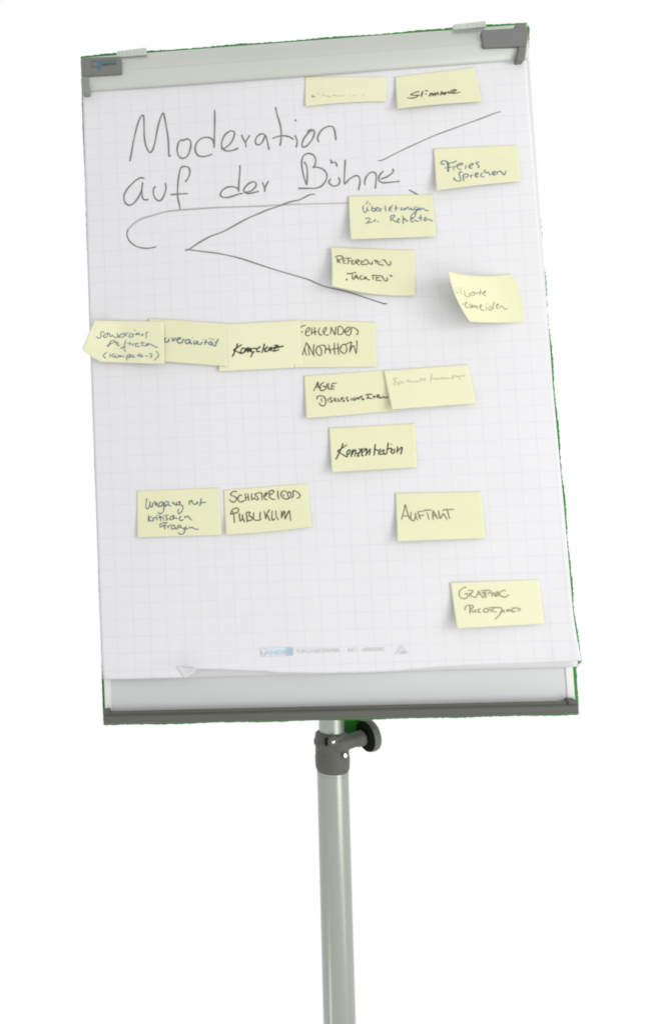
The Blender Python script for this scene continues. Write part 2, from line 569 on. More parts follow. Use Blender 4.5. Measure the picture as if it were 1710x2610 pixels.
bmk = bmesh.new()
seg = 72
rings = []
for rr, z in prof_k:
    rings.append([bmk.verts.new((rr * KR * (1 - (0.022 if (rr > 0.95 and (k_ // 2) % 2) else 0)) * math.cos(2 * math.pi * k_ / seg),
                                 rr * KR * (1 - (0.022 if (rr > 0.95 and (k_ // 2) % 2) else 0)) * math.sin(2 * math.pi * k_ / seg), z)) for k_ in range(seg)])
for a, b in zip(rings, rings[1:]):
    for k_ in range(seg):
        bmk.faces.new((a[k_], a[(k_ + 1) % seg], b[(k_ + 1) % seg], b[k_]))
bmk.faces.new(rings[0][::-1]); bmk.faces.new(rings[-1])
knob = link_mesh('knob', bmk, KNOB_R, FC, axis_matrix(kc, kdir), smooth=True)
md = knob.modifiers.new('split', 'EDGE_SPLIT'); md.split_angle = math.radians(30)
link_mesh('knob_face', lathe([(KR * .32, -.001), (KR * .90, -.0012), (KR * .965, 0.0002)], 48), KNOB, knob, axis_matrix(kc, kdir), smooth=True)
for px, py, rr_, hd in ((849, 1890, .0066, .36), (877.5, 1925, .0042, .8)):
    p, n = surf_pole(px, py, r3 + 0.001)
    sc = tube_part('screw', p, n, [(rr_ * 1.25, -0.004), (rr_ * 1.25, 0.0008), (rr_, 0.0016), (rr_ * .9, 0.0018)], CLAMP, FC, 24)
    tube_part('screw_head', p, n, [(rr_ * hd, 0.0), (rr_ * hd, 0.0032), (rr_ * hd * .4, 0.0042)], CHROME, sc, 24)
p, n = surf_pole(832, 1891, r3 + 0.0006)
slot = bmesh.new()
bmesh.ops.create_cube(slot, size=1)
bmesh.ops.scale(slot, vec=(0.0045, 0.011, 0.004), verts=slot.verts)
link_mesh('clamp_slot', slot, KNOB, FC, axis_matrix(p, n), bevel=0.0006)

# green cut-out remnant between tube and knob, added as a flat plate
bm = prism([(868, 1834), (948, 1831), (947, 1840), (926, 1848), (914, 1864), (896, 1869), (880, 1872), (868, 1868)], -0.095, -0.092)
tag(link_mesh('green_fringe_tab', bm, FRINGE, FC), 'dark green patch added as cut-out remnant between the pole and the knob')

# ================================================================== PAPER PAD
PAD = empty('paper_pad', MB)
tag(PAD, 'squared flipchart paper sheet headed Moderation auf der Bühne, hanging from the clamp bar', 'paper pad')
def wave(x, y):
    """gentle undulation of the hanging sheet in metres (board coordinates)"""
    return 1.4 * (0.0011 * math.sin(6.1 * x + 2.0 * y + 0.6) + 0.0010 * math.sin(4.3 * y - 7.0 * x + 1.0) +
            0.0004 * math.sin(23 * x + 11 * y) * math.cos(17 * y - 5 * x))
BACK_EDGE = [(262, 1732), (350, 1730.5), (472, 1728), (560, 1725), (700, 1722), (830, 1720), (1000, 1713.5), (1160, 1707), (1300, 1704), (1466, 1700.5), (1474, 1698)]
FRONT_EDGE = [(262, 1731), (300, 1730.6), (345, 1730), (395, 1728.6), (440, 1727.6), (466, 1727.4), (474, 1719), (487, 1711), (503, 1705.8), (530, 1706.4), (565, 1707), (600, 1708), (640, 1709.5), (674, 1710),
              (690, 1712), (705, 1714), (760, 1715), (830, 1715.5), (930, 1714), (1000, 1711.5), (1060, 1706), (1120, 1701), (1200, 1697), (1300, 1693), (1400, 1689), (1460, 1686), (1481, 1684)]
def left_x(y):
    return xy_interp([(150, 209), (240, 211), (800, 227.5), (980, 234), (1600, 256), (1700, 260.5), (1732, 264)], y)
def right_x(y):
    return xy_interp([(60, 1336), (155, 1341), (300, 1351), (660, 1380), (1000, 1409.5), (1300, 1437), (1560, 1459.7), (1595, 1464.7), (1625, 1469.7), (1656, 1475.5), (1684, 1480.5)], y)
def hgt(px, py, u, v):
    b = P(px, py, 0.003)
    z = 0.0042 + wave(b.x, b.y)
    # lower edge lifts away a little; lower right corner bends forward
    z += 0.0080 * max(0.0, (v - 0.92) / 0.08) ** 2 * (0.55 + 0.45 * math.sin(3.6 * u * math.pi / 2 + 0.4))
    z += 0.004 * max(0.0, u - 0.93) / 0.07 * max(0, v - 0.8) / 0.2
    # crease above the folded lower-left edge
    cx = math.exp(-((px - 530) / 95.0) ** 2)
    z += 0.0038 * cx * math.exp(-((py - 1694 + (px - 530) * 0.02) / 17.0) ** 2)
    z -= 0.0026 * math.exp(-((px - 430) / 80.0) ** 2) * math.exp(-((py - 1681) / 9.0) ** 2)
    return max(0.0026, z)
def front_pt(u, v):
    vv = v
    # walk down: x range depends on y
    xb = 264 + (1480.5 - 264) * u
    yb = xy_interp(FRONT_EDGE, xb)
    xt = 209.5 + (1338.5 - 209.5) * u
    yt = 170 + (95 - 170) * u
    y = yt + (yb - yt) * vv
    yl = 170 + (1731 - 170) * vv; yr = 95 + (1684 - 95) * vv
    x = left_x(yl) + (right_x(yr) - left_x(yl)) * u
    return x, y
def sheet_z(px, py):
    # used for ink and notes
    u = min(1, max(0, (px - left_x(py)) / (right_x(py) - left_x(py))))
    yt = 170 - 75 * u
    yb = xy_interp(FRONT_EDGE, 264 + 1216.5 * u)
    v = min(1, max(0, (py - yt) / (yb - yt)))
    return hgt(px, py, u, v)
def fpt(u, v):
    vv = 1 - (1 - v) ** 1.15
    x, y = front_pt(u, vv)
    yt = 170 - 75 * u; yb = xy_interp(FRONT_EDGE, 264 + 1216.5 * u)
    return P(x, y, hgt(x, y, u, (y - yt) / (yb - yt)))
fs = link_mesh('front_sheet', patch(fpt, 150, 130), PAPER, PAD, smooth=True)
solid(fs, 0.00025)

def bpt(u, v):
    xb = 263.5 + (1473 - 263.5) * u
    yb = xy_interp(BACK_EDGE, xb)
    yl = 200 + (1731 - 200) * v; yr = 120 + (1698 - 120) * v
    xr = xy_interp([(60, 1334), (155, 1340), (1000, 1408), (1640, 1463), (1686, 1472), (1699, 1473)], yr)
    x = left_x(yl) + .6 + (xr - left_x(yl) - .6) * u
    yt = 200 - 80 * u
    y = yt + (yb - yt) * v
    return P(x, y, 0.0018 + 0.0008 * max(0, v - .97) / .03 * (1 + math.sin(9 * u)))
bs = link_mesh('under_sheet', patch(bpt, 60, 60), PAPER_B, PAD, smooth=True)
solid(bs, 0.0002)

# small torn fold at the lower left
def fold(u, v):
    a = lerp((450, 1698.0), (471, 1728.3), v)
    b = lerp((503, 1706.2), (474, 1727.8), v)
    q = lerp(a, b, u)
    z = sheet_z(q[0], min(q[1], 1726)) + 0.0011 + 0.0036 * u * (1 - 0.6 * v)
    return P(q[0], q[1], z)
tag(solid(link_mesh('torn_fold', patch(fold, 12, 12), PAPER, PAD, smooth=True), 0.0002), 'small creased fold at the lower edge of the sheet')
link_mesh('torn_chip', prism([(486, 1716), (489, 1712.5), (495.5, 1711), (494, 1714.5), (487, 1719)], 0.022, 0.0235), PAPER, PAD)

# ---- title handwriting and drawn lines
Z = lambda x, y: sheet_z(x, y) + 0.00045
C3 = (300, 260, 3.8975); C4 = (660, 260, 3.8975); C5 = (940, 260, 3.389); C6 = (780, 600, 2.5145)
title = parse(C3, """
122,592 135,530 158,400 185,280 215,180 245,132 262,150 265,250 268,350 285,440 320,500 350,475 375,390 395,280 420,180 452,108 470,160 490,270 505,380 512,530 528,530;
655,388 640,374 612,395 593,460 605,530 645,560 695,535 725,460 728,395 705,370 670,372 648,390;
965,78 966,200 963,330 960,455; 958,420 940,370 885,350 820,370 780,420 772,480 800,530 850,542 900,532 940,518;
1025,463 1070,455 1130,400 1160,330 1155,293 1115,290 1065,330 1035,400 1040,455 1070,482 1120,485 1170,470 1200,455;
1232,325 1250,370 1272,410 1275,450; 1315,330 1290,365 1268,405;
1470,330 1440,315 1400,330 1370,375 1375,415 1405,425 1440,395 1470,335 1490,400 1505,475;
270,762 235,752 180,780 110,850 68,920 70,985 105,1023 150,1015 200,960 235,890 252,800; 250,795 243,880 250,950 275,972 310,968;
378,838 357,870 362,930 395,975 435,972 470,910 482,850 475,803;
670,795 705,750 720,690 705,650 665,640 630,655 612,720 600,820 598,940 615,1020 623,1070; 525,920 600,915 700,908;
1215,628 1215,700 1206,800 1203,892; 1198,868 1180,850 1130,840 1070,855 1028,895 1025,930 1060,948 1120,942 1200,915 1245,908;
1255,893 1310,890 1360,855 1378,815 1355,792 1310,805 1265,850 1252,885 1290,908 1350,900 1405,885;
1440,795 1452,835 1462,860 1462,893; 1500,782 1480,820 1462,860
""") + parse(C4, """
165,48 180,120 205,200 222,290 220,380 210,435; 135,362 180,345 240,335 300,345 345,372;
355,330 378,375 380,410 370,450; 365,182;
480,300 510,275 545,280 550,320 520,385 470,440 435,445 430,410 455,350 500,300 530,285;
597,398 582,360 600,310 640,265 690,242 735,248 755,300 765,380;
450,595 475,640 482,720 475,825; 475,825 455,770 435,690 425,600 440,540 480,512 530,520 562,560 560,620 535,655; 535,652 580,648 640,670 675,720 665,780 620,835 560,857 480,857 390,858;
705,575 724,588 716,605 745,597 768,610 776,645;
715,762 695,790 710,820 750,835 790,820 803,785 790,745;
857,572 852,680 848,805 865,800 900,765 950,735 985,735 1003,770 1000,820 988,875;
1055,825 1050,785 1075,730 1115,698 1155,705 1165,750 1155,860;
1205,765 1260,748 1315,712 1337,680 1322,667; 1238,683 1195,730 1190,775 1225,800 1300,798 1400,787
""")
LETTERS = ((0,), (1,), (2, 3), (4,), (5, 6), (7,), (8, 9), (10,), (11, 12), (13, 14), (15,), (16, 17),
           (18, 19), (20, 21), (22,), (23,), (24, 25, 26), (27, 28), (29,), (30,), (31, 32))
for gi, idx in enumerate(LETTERS):
    ink([title[i] for i in idx], 3.5, Z, MARK, fs, seed=gi, name='handwritten_letter')
lines = parse(C4, "555,915 510,920 460,943 400,972 300,995 180,1040 90,1070 0,1108 -100,1150 -200,1203 -350,1285 -480,1335 -600,1400 -690,1462 -732,1470") + \
    [[(476, 635.5), (518, 641), (551, 645), (582, 651), (618, 660), (700, 687), (780, 710.5)] + parse(C6, "60,303 130,330 260,360 400,405 490,435 518,437")[0]]
ink(lines, 3.0, lambda x, y: max(sheet_z(x, y), note_z_at(x, y)) + 0.0006, MARK, fs, seed=5, name='drawn_angle') if False else None
arrow = parse(C5, "78,507 120,500 200,460 300,410 420,355 560,292 700,240 840,188 960,145 1100,92 1138,85")
ink(arrow, 2.5, Z, mat('thin_marker', (0.20, 0.20, 0.195), 0.7, 0, .25, 130), fs, seed=6, name='drawn_line')
ink(parse(C5, "345,757 400,788 420,803; 402,810 428,797"), 3.4, Z, MARK, fs, seed=6, name='drawn_tick')
ink(parse(C3, "105,1265 95,1320 120,1380 180,1430 250,1450 320,1452 388,1435"), 3.0, Z, MARK, fs, seed=8, name='drawn_curve')
ink(parse(C3, "1500,1032 1200,1041 950,1050 620,1073 480,1090 350,1125 240,1160 160,1210 105,1265"), 3.4, Z, MARK_L, fs, seed=9, name='drawn_curve')
ink(parse(C4, "885,1003 600,1010 300,1018 80,1030"), 2.4, Z, MARK_L, fs, seed=9, name='drawn_curve')

# ---- printed line at the foot of the sheet
def text_on(txt, p0, p1, height_px, zfun, material, parent, name, squeeze=None, stroke=0.0):
    cu = bpy.data.curves.new(name, 'FONT')
    cu.body = txt
    cu.size = 1.0
    cu.resolution_u = 3
    cu.offset = stroke
    to = bpy.data.objects.new('tmp', cu)
    COL.objects.link(to)
    dg = bpy.context.evaluated_depsgraph_get()
    me = bpy.data.meshes.new_from_object(to.evaluated_get(dg))
    bpy.data.objects.remove(to)
    xs = [v.co.x for v in me.vertices]; ys = [v.co.y for v in me.vertices]
    x0, x1 = min(xs), max(xs); y0, y1 = 0.0, max(ys)
    ux, uy = p1[0] - p0[0], p1[1] - p0[1]
    L = math.hypot(ux, uy); nx, ny = uy / L, -ux / L
    bm = bmesh.new(); bm.from_mesh(me)
    for v in bm.verts:
        t = (v.co.x - x0) / (x1 - x0); h = (v.co.y - y0) / (y1 - y0) * height_px
        x, y = p0[0] + ux * t + nx * h, p0[1] + uy * t + ny * h
        v.co = P(x, y, zfun(x, y))
    bpy.data.meshes.remove(me)
    return link_mesh(name, bm, material, parent)
K = (630, 1600, 3.4644)
def k(x, y): return (K[0] + x / K[2], K[1] + y / K[2])
Z2 = lambda x, y: sheet_z(x, y) + 0.00035
Z3 = lambda x, y: sheet_z(x, y) + 0.00060
def sheet_poly(pts, zf, material, name):
    bm = bmesh.new()
    bm.faces.new([bm.verts.new(P(x, y, zf(x, y))) for x, y in pts])
    return link_mesh(name, bm, material, fs)
sheet_poly([k(160, 178), k(340, 172), k(340, 246), k(160, 250)], Z2, PRINT_L, 'printed_badge')
sheet_poly(rounded([k(338, 172), k(405, 170), k(408, 245), k(338, 247)], 2), Z2, PRINT_B, 'printed_badge')
ink([[k(338, 173), k(115, 182)], [k(115, 182), k(118, 252)], [k(118, 252), k(338, 247)]], 1.3, Z2, PRINT_G, fs, name='printed_frame')
text_on('LANDRÉ', k(128, 238), k(392, 232), 12.5, Z3, mat('blue_grey_print', (0.36, 0.42, 0.47), .8), fs, 'printed_lettering', stroke=0.005)
text_on('FLIP-CHARTPAPIER  -  ART.  100050592', k(440, 226), k(1212, 206), 10.0, Z3, PRINT_G, fs, 'printed_lettering')
ink([[k(1358, 150), k(1395, 205)], [k(1395, 205), k(1322, 208)], [k(1322, 208), k(1358, 150)], [k(1345, 190), k(1375, 172)]], 1.6, Z2, PRINT_G, fs, name='printed_triangle')
text_on('0 100%', k(1308, 236), k(1418, 232), 7.5, Z3, PRINT_G, fs, 'printed_lettering')

# ================================================================== STICKY NOTES
NOTE_FUNS = []
class Note:
    def __init__(s, tl, tr, br, bl, label, level=0, lift=0.006, liftl=0.0, bow=None, material=None, top=(0, 0), bottom=(0, 0), left=(0, 0), right=(0, 0), zf=None):
        s.c = (tl, tr, br, bl); s.level = level; s.lift = lift; s.liftl = liftl
        s.b = (top, bottom, left, right); s.zf = zf
        root = empty('sticky_note', MB @ Matrix.Translation(P(*tl, 0.0) * 0))
        tag(root, label, 'sticky note', 'yellow sticky notes on the flipchart paper')
        s.root = root
        def f(u, v):
            x, y = s.xy(u, v)
            return P(x, y, s.z(u, v, x, y))
        s.sheet = link_mesh('note_sheet', patch(f, 48, 32), material or NOTE, root, smooth=True)
        solid(s.sheet, 0.00010)
    def xy(s, u, v):
        tl, tr, br, bl = s.c
        a = lerp(tl, tr, u); b = lerp(bl, br, u)
        x, y = lerp(a, b, v)
        (t, bo, l, r) = s.b
        ku, kv = 4 * u * (1 - u), 4 * v * (1 - v)
        x += t[0] * ku * (1 - v) + bo[0] * ku * v + l[0] * kv * (1 - u) + r[0] * kv * u
        y += t[1] * ku * (1 - v) + bo[1] * ku * v + l[1] * kv * (1 - u) + r[1] * kv * u
        return x, y
    def z(s, u, v, x, y):
        base = sheet_z(x, y) + 0.0006 + 0.0007 * s.level
        if s.zf: return base + s.zf(u, v)
        w = max(0.0, (v - 0.22) / 0.78)
        return base + s.lift * w ** 1.6 * (1 - 0.35 * u) * 0.85 + s.liftl * 0.9 * (1 - u) ** 2 * (0.2 + 0.8 * v)
    def inv(s, x, y):
        u = v = 0.5
        for _ in range(12):
            X, Y = s.xy(u, v)
            e = 1e-3
            Xu, Yu = s.xy(u + e, v); Xv, Yv = s.xy(u, v + e)
            a, b, c, d = (Xu - X) / e, (Xv - X) / e, (Yu - Y) / e, (Yv - Y) / e
            det = a * d - b * c
            rx, ry = x - X, y - Y
            u += (d * rx - b * ry) / det; v += (a * ry - c * rx) / det
        return u, v
    def write(s, crop, text, width=2.4, material=None, seed=1, name='handwriting'):
        def zf(x, y):
            u, v = s.inv(x, y)
            u = min(1, max(0, u)); v = min(1, max(0, v))
            return s.z(u, v, x, y) + 0.00050
        return ink(parse(crop, text), width, zf, material or INK, s.sheet, seed=seed)

n = Note((777, 195.5), (983, 196), (984, 258), (777, 271), 'sticky note at the top left of the note Stimme, its pencil writing almost invisible', lift=0.003, bottom=(0, -3), material=NOTE_P)
n.write((780, 210, 7.795), "240,200 258,255; 350,200 342,250 330,272; 380,262 420,262 450,282 490,270 480,292; 545,275 560,240 600,270 630,262 650,270 720,262 770,255; 875,240 880,265; 930,258 1000,262; 1110,245 1160,260", 1.4, INK_F)
n.write((780, 210, 7.795), "122,250 135,270 150,288; 110,290 150,275; 150,285 190,280", 2.4, INK_O)

n = Note((1006, 196), (1209, 171), (1227, 259), (1011, 277), 'sticky note reading Stimme, right of the nearly blank one under the clamp bar', lift=0.009, liftl=0.003, bottom=(0, -2))
n.write((1020, 200, 7.795), """375,262 310,272 240,300 210,328 260,332 350,335 345,352 290,380 190,392 145,378; 350,335 400,325; 450,245 430,300 415,365; 505,290 510,325; 495,250 520,240 548,245;
605,275 590,320 578,350 640,285 640,345 695,285 690,340 740,275 752,335; 820,250 795,330 850,272 855,320 900,270 880,325 950,260 960,305; 960,285 1010,285 1080,250 1115,230 1070,222 1010,250 990,280 1050,292 1130,285 1190,268""", 2.5)
n.write((1020, 200, 7.795), "444,250 424,355; 600,290 590,345; 645,300 640,340; 745,280 750,330; 825,260 802,325; 905,275 885,320; 955,265 960,300", 3.2)

n = Note((1104, 379), (1316, 369), (1326, 462), (1111, 486), 'sticky note with blue-grey writing Freies Sprechen near the right edge', lift=0.008, liftl=0.004, bottom=(0, -2))
n.write((1110, 390, 7.795), """235,180 190,155 140,158 108,200 130,222 180,215; 270,200 340,190 415,155; 180,298 330,280; 350,270 365,350; 350,275 400,268; 440,250 500,235 540,212 500,200 450,220 425,260 450,310 510,330; 600,235 598,280 588,315;
670,275 730,235 745,210 700,215 660,265 680,300 735,298; 865,185 820,178 805,205 850,245 865,275 825,290; 530,390 495,375 465,395 480,460 500,540 450,560 395,540 360,515 375,485; 545,430 550,500 555,560; 545,440 600,415 645,430 640,465 580,485;
690,430 705,490; 700,450 740,430; 790,445 840,420 830,395 790,410 780,450 810,475 850,468; 930,395 895,430 910,470 970,472; 990,325 965,365 985,395 1030,380 1060,400 1080,450; 1120,420 1170,400 1180,365 1140,370 1120,410 1150,435 1195,430;
1210,365 1225,430; 1215,400 1250,365 1300,370 1340,425 1370,425 1390,370 1400,350""", 2.6, INK_B)
n.write((1110, 390, 7.795), "238,180 250,260 246,372", 5.2, INK_B)

n = Note((888, 500), (1102, 495), (1111, 603), (893, 610), 'sticky note with blue-grey writing Überleitungen zu Referenten, just under the word Bühne', lift=0.008, liftl=0.008, bottom=(0, 0), left=(-1, 0))
n.write((910, 500, 7.795), """120,185 125,280 150,325 190,290 205,210; 205,210 205,270 240,295; 165,165 225,95; 245,180 258,130; 295,185 295,300; 295,290 350,300 350,240 300,250; 350,260 400,240 420,225 385,235 385,290 440,290; 430,230 450,270 470,305; 455,270 500,240;
560,180 560,240 575,305; 640,270 680,230 670,205 640,240 640,290 695,290; 700,183; 770,175 770,240 765,300; 735,240 825,235; 890,215 870,260 900,275 940,240 950,275 1000,215 1020,240 1040,270 1075,235 1090,275 1140,260;
1190,215 1150,215 1140,260 1180,270 1210,230 1180,290 1160,350 1145,410 1100,430 1065,420 1090,370 1150,320 1200,280; 1200,280 1240,250 1245,225 1225,260 1260,270 1300,235 1330,260 1380,285 1420,290; 170,455 210,430 250,440 240,480 200,530 165,548; 200,530 270,520 300,505; 315,490 340,500 370,460; 345,460 365,485; 415,505;
665,410 670,500; 660,410 700,380 750,380 740,410 700,440; 680,450 740,490 790,515; 800,500 840,450 820,450 800,490 820,520 850,520; 910,385 915,470 915,555; 915,480 950,440; 950,440 985,500 1000,470; 1060,470 1100,450 1090,430 1060,470 1080,510 1130,490; 1140,465 1170,490 1230,500; 1265,365 1260,430 1265,490; 1210,432 1300,425; 1330,465 1370,425 1345,430 1330,480 1365,485 1400,455 1440,465 1500,498""", 2.3, INK_B)

def zf_ref(u, v):
    return 0.016 * max(0, 1 - u * 1.7) ** 1.5 * (0.25 + 0.75 * v ** 1.2) + 0.004 * v * v
n_ref = n = Note((842, 630), (1056, 637), (1058, 753), (845, 728), 'sticky note reading REFERENTEN TACKTEN, with a drawn line crossing its curled lower left edge', bottom=(0, 9), zf=zf_ref, left=(2, 0))
n.write((840, 640, 7.795), """150,130 160,235; 105,130 160,98 230,95 265,125 220,165 175,180 215,240; 265,150 275,240; 265,150 330,140; 270,195 320,190; 275,240 330,245; 360,145 375,200 360,260; 320,140 440,140; 370,190 410,190; 430,190 440,260; 430,190 480,180; 435,220 480,215; 440,260 500,255;
510,190 515,255; 510,190 560,170 590,195 530,225 595,280; 630,180 625,260; 640,215 700,208; 625,260 700,268 750,258 765,235; 680,175 740,175 760,200 800,250 840,260 850,200; 905,190 915,240; 875,180 950,185; 950,190 940,238; 940,215 1020,215; 950,240 1000,270 1080,278; 1040,180 1090,180 1130,230 1160,275 1200,275 1215,240 1205,200;
345,545 330,575 355,570; 335,440 400,450 470,430 530,430; 450,440 455,500 445,555; 530,470 500,520 465,570; 535,470 555,520 578,568; 495,530 560,520; 655,485 615,500 600,530 630,560 670,555; 690,500 695,560 735,520; 735,500 710,540; 725,530 760,565 800,570; 830,485 870,478 950,485; 865,490 865,570; 930,500 925,580; 930,530 990,525; 925,580 1040,590; 950,485 1030,495 1060,530 1100,590 1140,590 1150,560 1135,520; 1190,490 1215,480 1225,500 1250,495""", 2.3)

def zf_full(u, v):
    return 0.040 * max(0, 1 - u * 1.25) ** 1.9 * (0.85 + 0.25 * (1 - v)) + 0.005 * math.sin(math.pi * min(1, u * 1.05)) * (1 - 0.3 * v)
n = Note((1142, 691), (1302, 697), (1334, 821), (1197, 820), 'strongly curled sticky note with faint writing Füllworte vermeiden, near the right edge', zf=zf_full, top=(-2, 9), right=(8, -4), left=(-8, 3), bottom=(0, 2))
n.write((1140, 690, 7.795), """110,240 155,262; 120,335 195,350; 150,370 160,430; 170,420 190,450 200,410 210,450; 235,330 240,455; 265,330 270,470""", 1.5, INK_F)
n.write((1140, 690, 7.795), """325,390 345,440 340,470 380,515 420,520 440,480 420,440; 520,425 480,430 465,470 490,495 530,480 520,430 560,450 580,465; 570,460 600,440; 655,360 650,430 635,490; 590,440 690,430;
690,460 740,435 755,405 720,420 715,470 740,490 770,500; 300,630 300,690; 345,670 385,655 380,625 350,640 345,690 390,735 430,730; 440,650 445,710 460,745; 460,745 490,670 490,740; 490,740 540,690 545,740; 550,740 590,700 600,760; 640,740 680,690 660,675 640,720 680,780 740,785;
770,710 775,780; 778,660; 870,700 820,740 830,780 870,775 900,720 930,620; 900,700 900,740 930,760; 970,700 1010,680 1005,660 975,680 975,740 1010,750; 1030,740 1070,700 1110,730 1150,765 1190,745""", 1.9, INK_O)

# row of four overlapping notes
n = Note((745, 817.5), (956, 821), (960, 935), (750, 937), 'sticky note reading FEHLENDES KNOWHOW, right end of the row of four overlapping notes', level=0, lift=0.003, top=(0, -2))
n.write((750, 820, 8.661), """145,120 200,90 255,75; 150,238 195,208; 250,240 310,210 345,160 320,130 275,170 250,240 260,290 300,310 345,290; 395,125 385,200 385,290; 455,120 450,200 465,300; 385,235 440,232 505,210; 570,130 540,190 545,260 580,295 620,285;
640,250 690,200 710,140 680,130 640,200 650,250 690,290 760,295; 820,110 810,180 800,275; 820,130 860,220 905,295; 925,110 910,200 908,290; 970,110 965,200 960,280; 970,110 1020,100 1080,160 1085,230 1030,285 965,285; 1120,225 1170,220 1225,160 1225,115 1170,130 1120,200 1140,270 1200,305 1245,260 1260,190 1275,125 1330,140 1400,190 1410,240 1390,280 1355,282;
185,735 215,620 275,445; 230,570 250,690 285,745; 290,480 320,560 320,650 340,740; 290,480 350,580 400,690 445,765; 445,490 430,570 430,740; 560,540 520,540 490,600 490,680 540,740 590,735 605,660 590,600 550,540 600,520 660,520 690,550; 690,540 690,620 680,715; 685,640 740,590 780,640 805,715; 760,500 785,600 800,700;
890,460 885,600 900,730; 965,465 970,600 985,730; 815,615 930,590 1050,570; 1060,500 1120,505 1150,540 1160,620 1130,690 1080,695 1020,640 1020,570 1060,510; 1100,510 1150,490 1270,445; 1270,450 1240,560 1225,680; 1225,680 1270,560 1310,530 1335,600 1365,705; 1375,410 1385,520 1370,705""", 2.2, INK)
n = Note((556, 827), (764, 816), (770, 936.5), (558, 946.5), 'sticky note with heavy black writing Kompetenz, third in the row of four overlapping notes', level=1, lift=0.003, material=NOTE_P)
n.write((580, 860, 9.744), """258,150 225,250 175,370 125,480; 365,175 240,255 150,320; 150,325 240,355 330,395 400,380; 330,340 370,270 420,275; 320,350 340,385 400,375 440,330; 440,270 430,380; 440,320 475,260 460,340 520,250 500,380; 520,350 570,260 560,360; 600,270 590,350 630,370 600,440 580,495; 620,280 680,270 740,285; 680,350 640,370;
740,285 815,235 780,250 730,310 740,350 810,350; 925,155 890,280 850,390; 890,270 940,290 1000,220 940,300 930,345 1000,345; 1010,340 1050,250 1060,330 1095,230; 1095,260 1100,320; 1165,200 1230,195 1260,215 1170,250 1100,270; 1110,335 1180,335 1290,305; 1150,280 1280,240 1400,215; 1160,280 1170,320""", 3.2, INK_D)
n = Note((379, 811.5), (575, 824), (580, 934), (385, 918.5), 'sticky note reading uveranität in blue-grey ink, second in the row of four overlapping notes', level=2, lift=0.005)
n.write((410, 840, 9.17), """125,190 90,240 100,285 170,280 210,200; 205,200 195,285; 265,185 285,240 290,270 340,200 350,195; 370,250 430,230 470,200 430,190 380,225 380,270 430,315 490,315; 500,315 520,250 530,235 570,230; 690,240 620,235 580,280 590,325 640,325 680,270 690,240 695,320 740,328;
790,250 780,330 820,330 860,270 870,340 940,340 970,290; 960,290 945,355; 1060,230 1050,300 1030,355; 1010,300 1110,300; 1200,290 1140,300 1130,345 1180,355 1210,310 1210,350 1240,370 1280,375 1310,300 1350,215; 1260,300 1325,300""", 2.9, INK_B)
n.write((410, 840, 9.17), "730,185 765,188; 975,232 1005,235; 1120,210 1190,222 1260,235", 1.6, INK_O)
def zf_souv(u, v):
    return 0.014 * max(0, 1 - u * 2.4) ** 1.4 * (0.35 + 0.65 * math.sin(math.pi * min(1, v * 0.72 + 0.14))) + 0.0075 * min(1.0, u * 1.6) * v
class CurlNote(Note):
    def xy(s, u, v):
        L = [(0, 241, 817), (0.25, 232, 838), (0.5, 220, 866), (0.62, 212.5, 884), (0.68, 211, 891), (0.75, 224, 902), (0.85, 240, 913), (1.0, 258, 922)]
        a = interp(L, v)
        R = lerp((418, 819), (420, 927), v)
        t = u
        x = a[0] + (R[0] - a[0]) * t
        y0 = 817 + 2 * t; y1 = 922 + 5.0 * (1 - (1 - t) ** 2)
        yl = a[1]; yr = R[1]
        lin = y0 + (y1 - y0) * v
        w = (1 - t) ** 3
        return x, lin * (1 - w) + (yl + (yr - yl) * t) * w
n = CurlNote((241, 817), (418, 819), (420, 927), (258, 922), 'sticky note reading souveränes Auftreten (Kompetenz), its curled corner sticking out past the left edge', level=3, zf=zf_souv, material=NOTE_P)
n.write((230, 830, 7.795), """285,140 240,120 215,145 225,200 205,240 160,245 125,210; 340,150 290,180 270,220 310,235 350,200 350,150 400,170; 400,160 395,215 430,210 450,180; 455,195 490,230 550,235; 540,145 555,200 570,225 620,170 660,150; 700,150 620,170 580,220 640,230 690,190 700,155; 710,215 740,150 770,150; 830,150 790,180 780,225 830,225 860,180 850,160 865,225;
890,90; 905,190 930,145 940,185; 945,180 975,145 985,190; 1015,200 1055,165 1045,205; 1160,135 1120,140 1115,180 1125,220 1100,245; 330,400 400,370 480,330 540,330; 365,430 400,330 440,295 490,295; 490,295 520,340 510,380; 540,340 560,340 550,400 600,385; 715,290 690,380 675,450 710,520; 605,455 650,430 710,425; 790,320 790,400; 740,350 830,350; 825,370 850,385 880,345;
900,370 960,350 910,360 910,410 990,410; 1045,315 1035,400; 980,345 1090,340; 1030,400 1110,395 1160,350 1120,370 1130,400 1190,360 1220,380 1260,400 1300,425 1350,425; 340,530 290,560 270,610 320,650; 400,550 400,635; 490,550 430,590 480,630; 530,590 490,610 530,640 580,600 550,580; 590,590 600,620 620,595 640,610 690,620; 740,590 735,640 730,690; 740,595 800,570 800,610 750,625;
770,640 850,600 870,585 850,600 850,630 900,620; 985,545 965,625; 930,600 990,580; 990,610 1040,575 1010,590 1010,615 1060,605; 1100,590 1110,610; 1110,605 1150,600; 1175,550 1235,570 1200,625 1240,620; 1310,500 1360,560 1350,620 1275,690""", 2.0, INK_B)

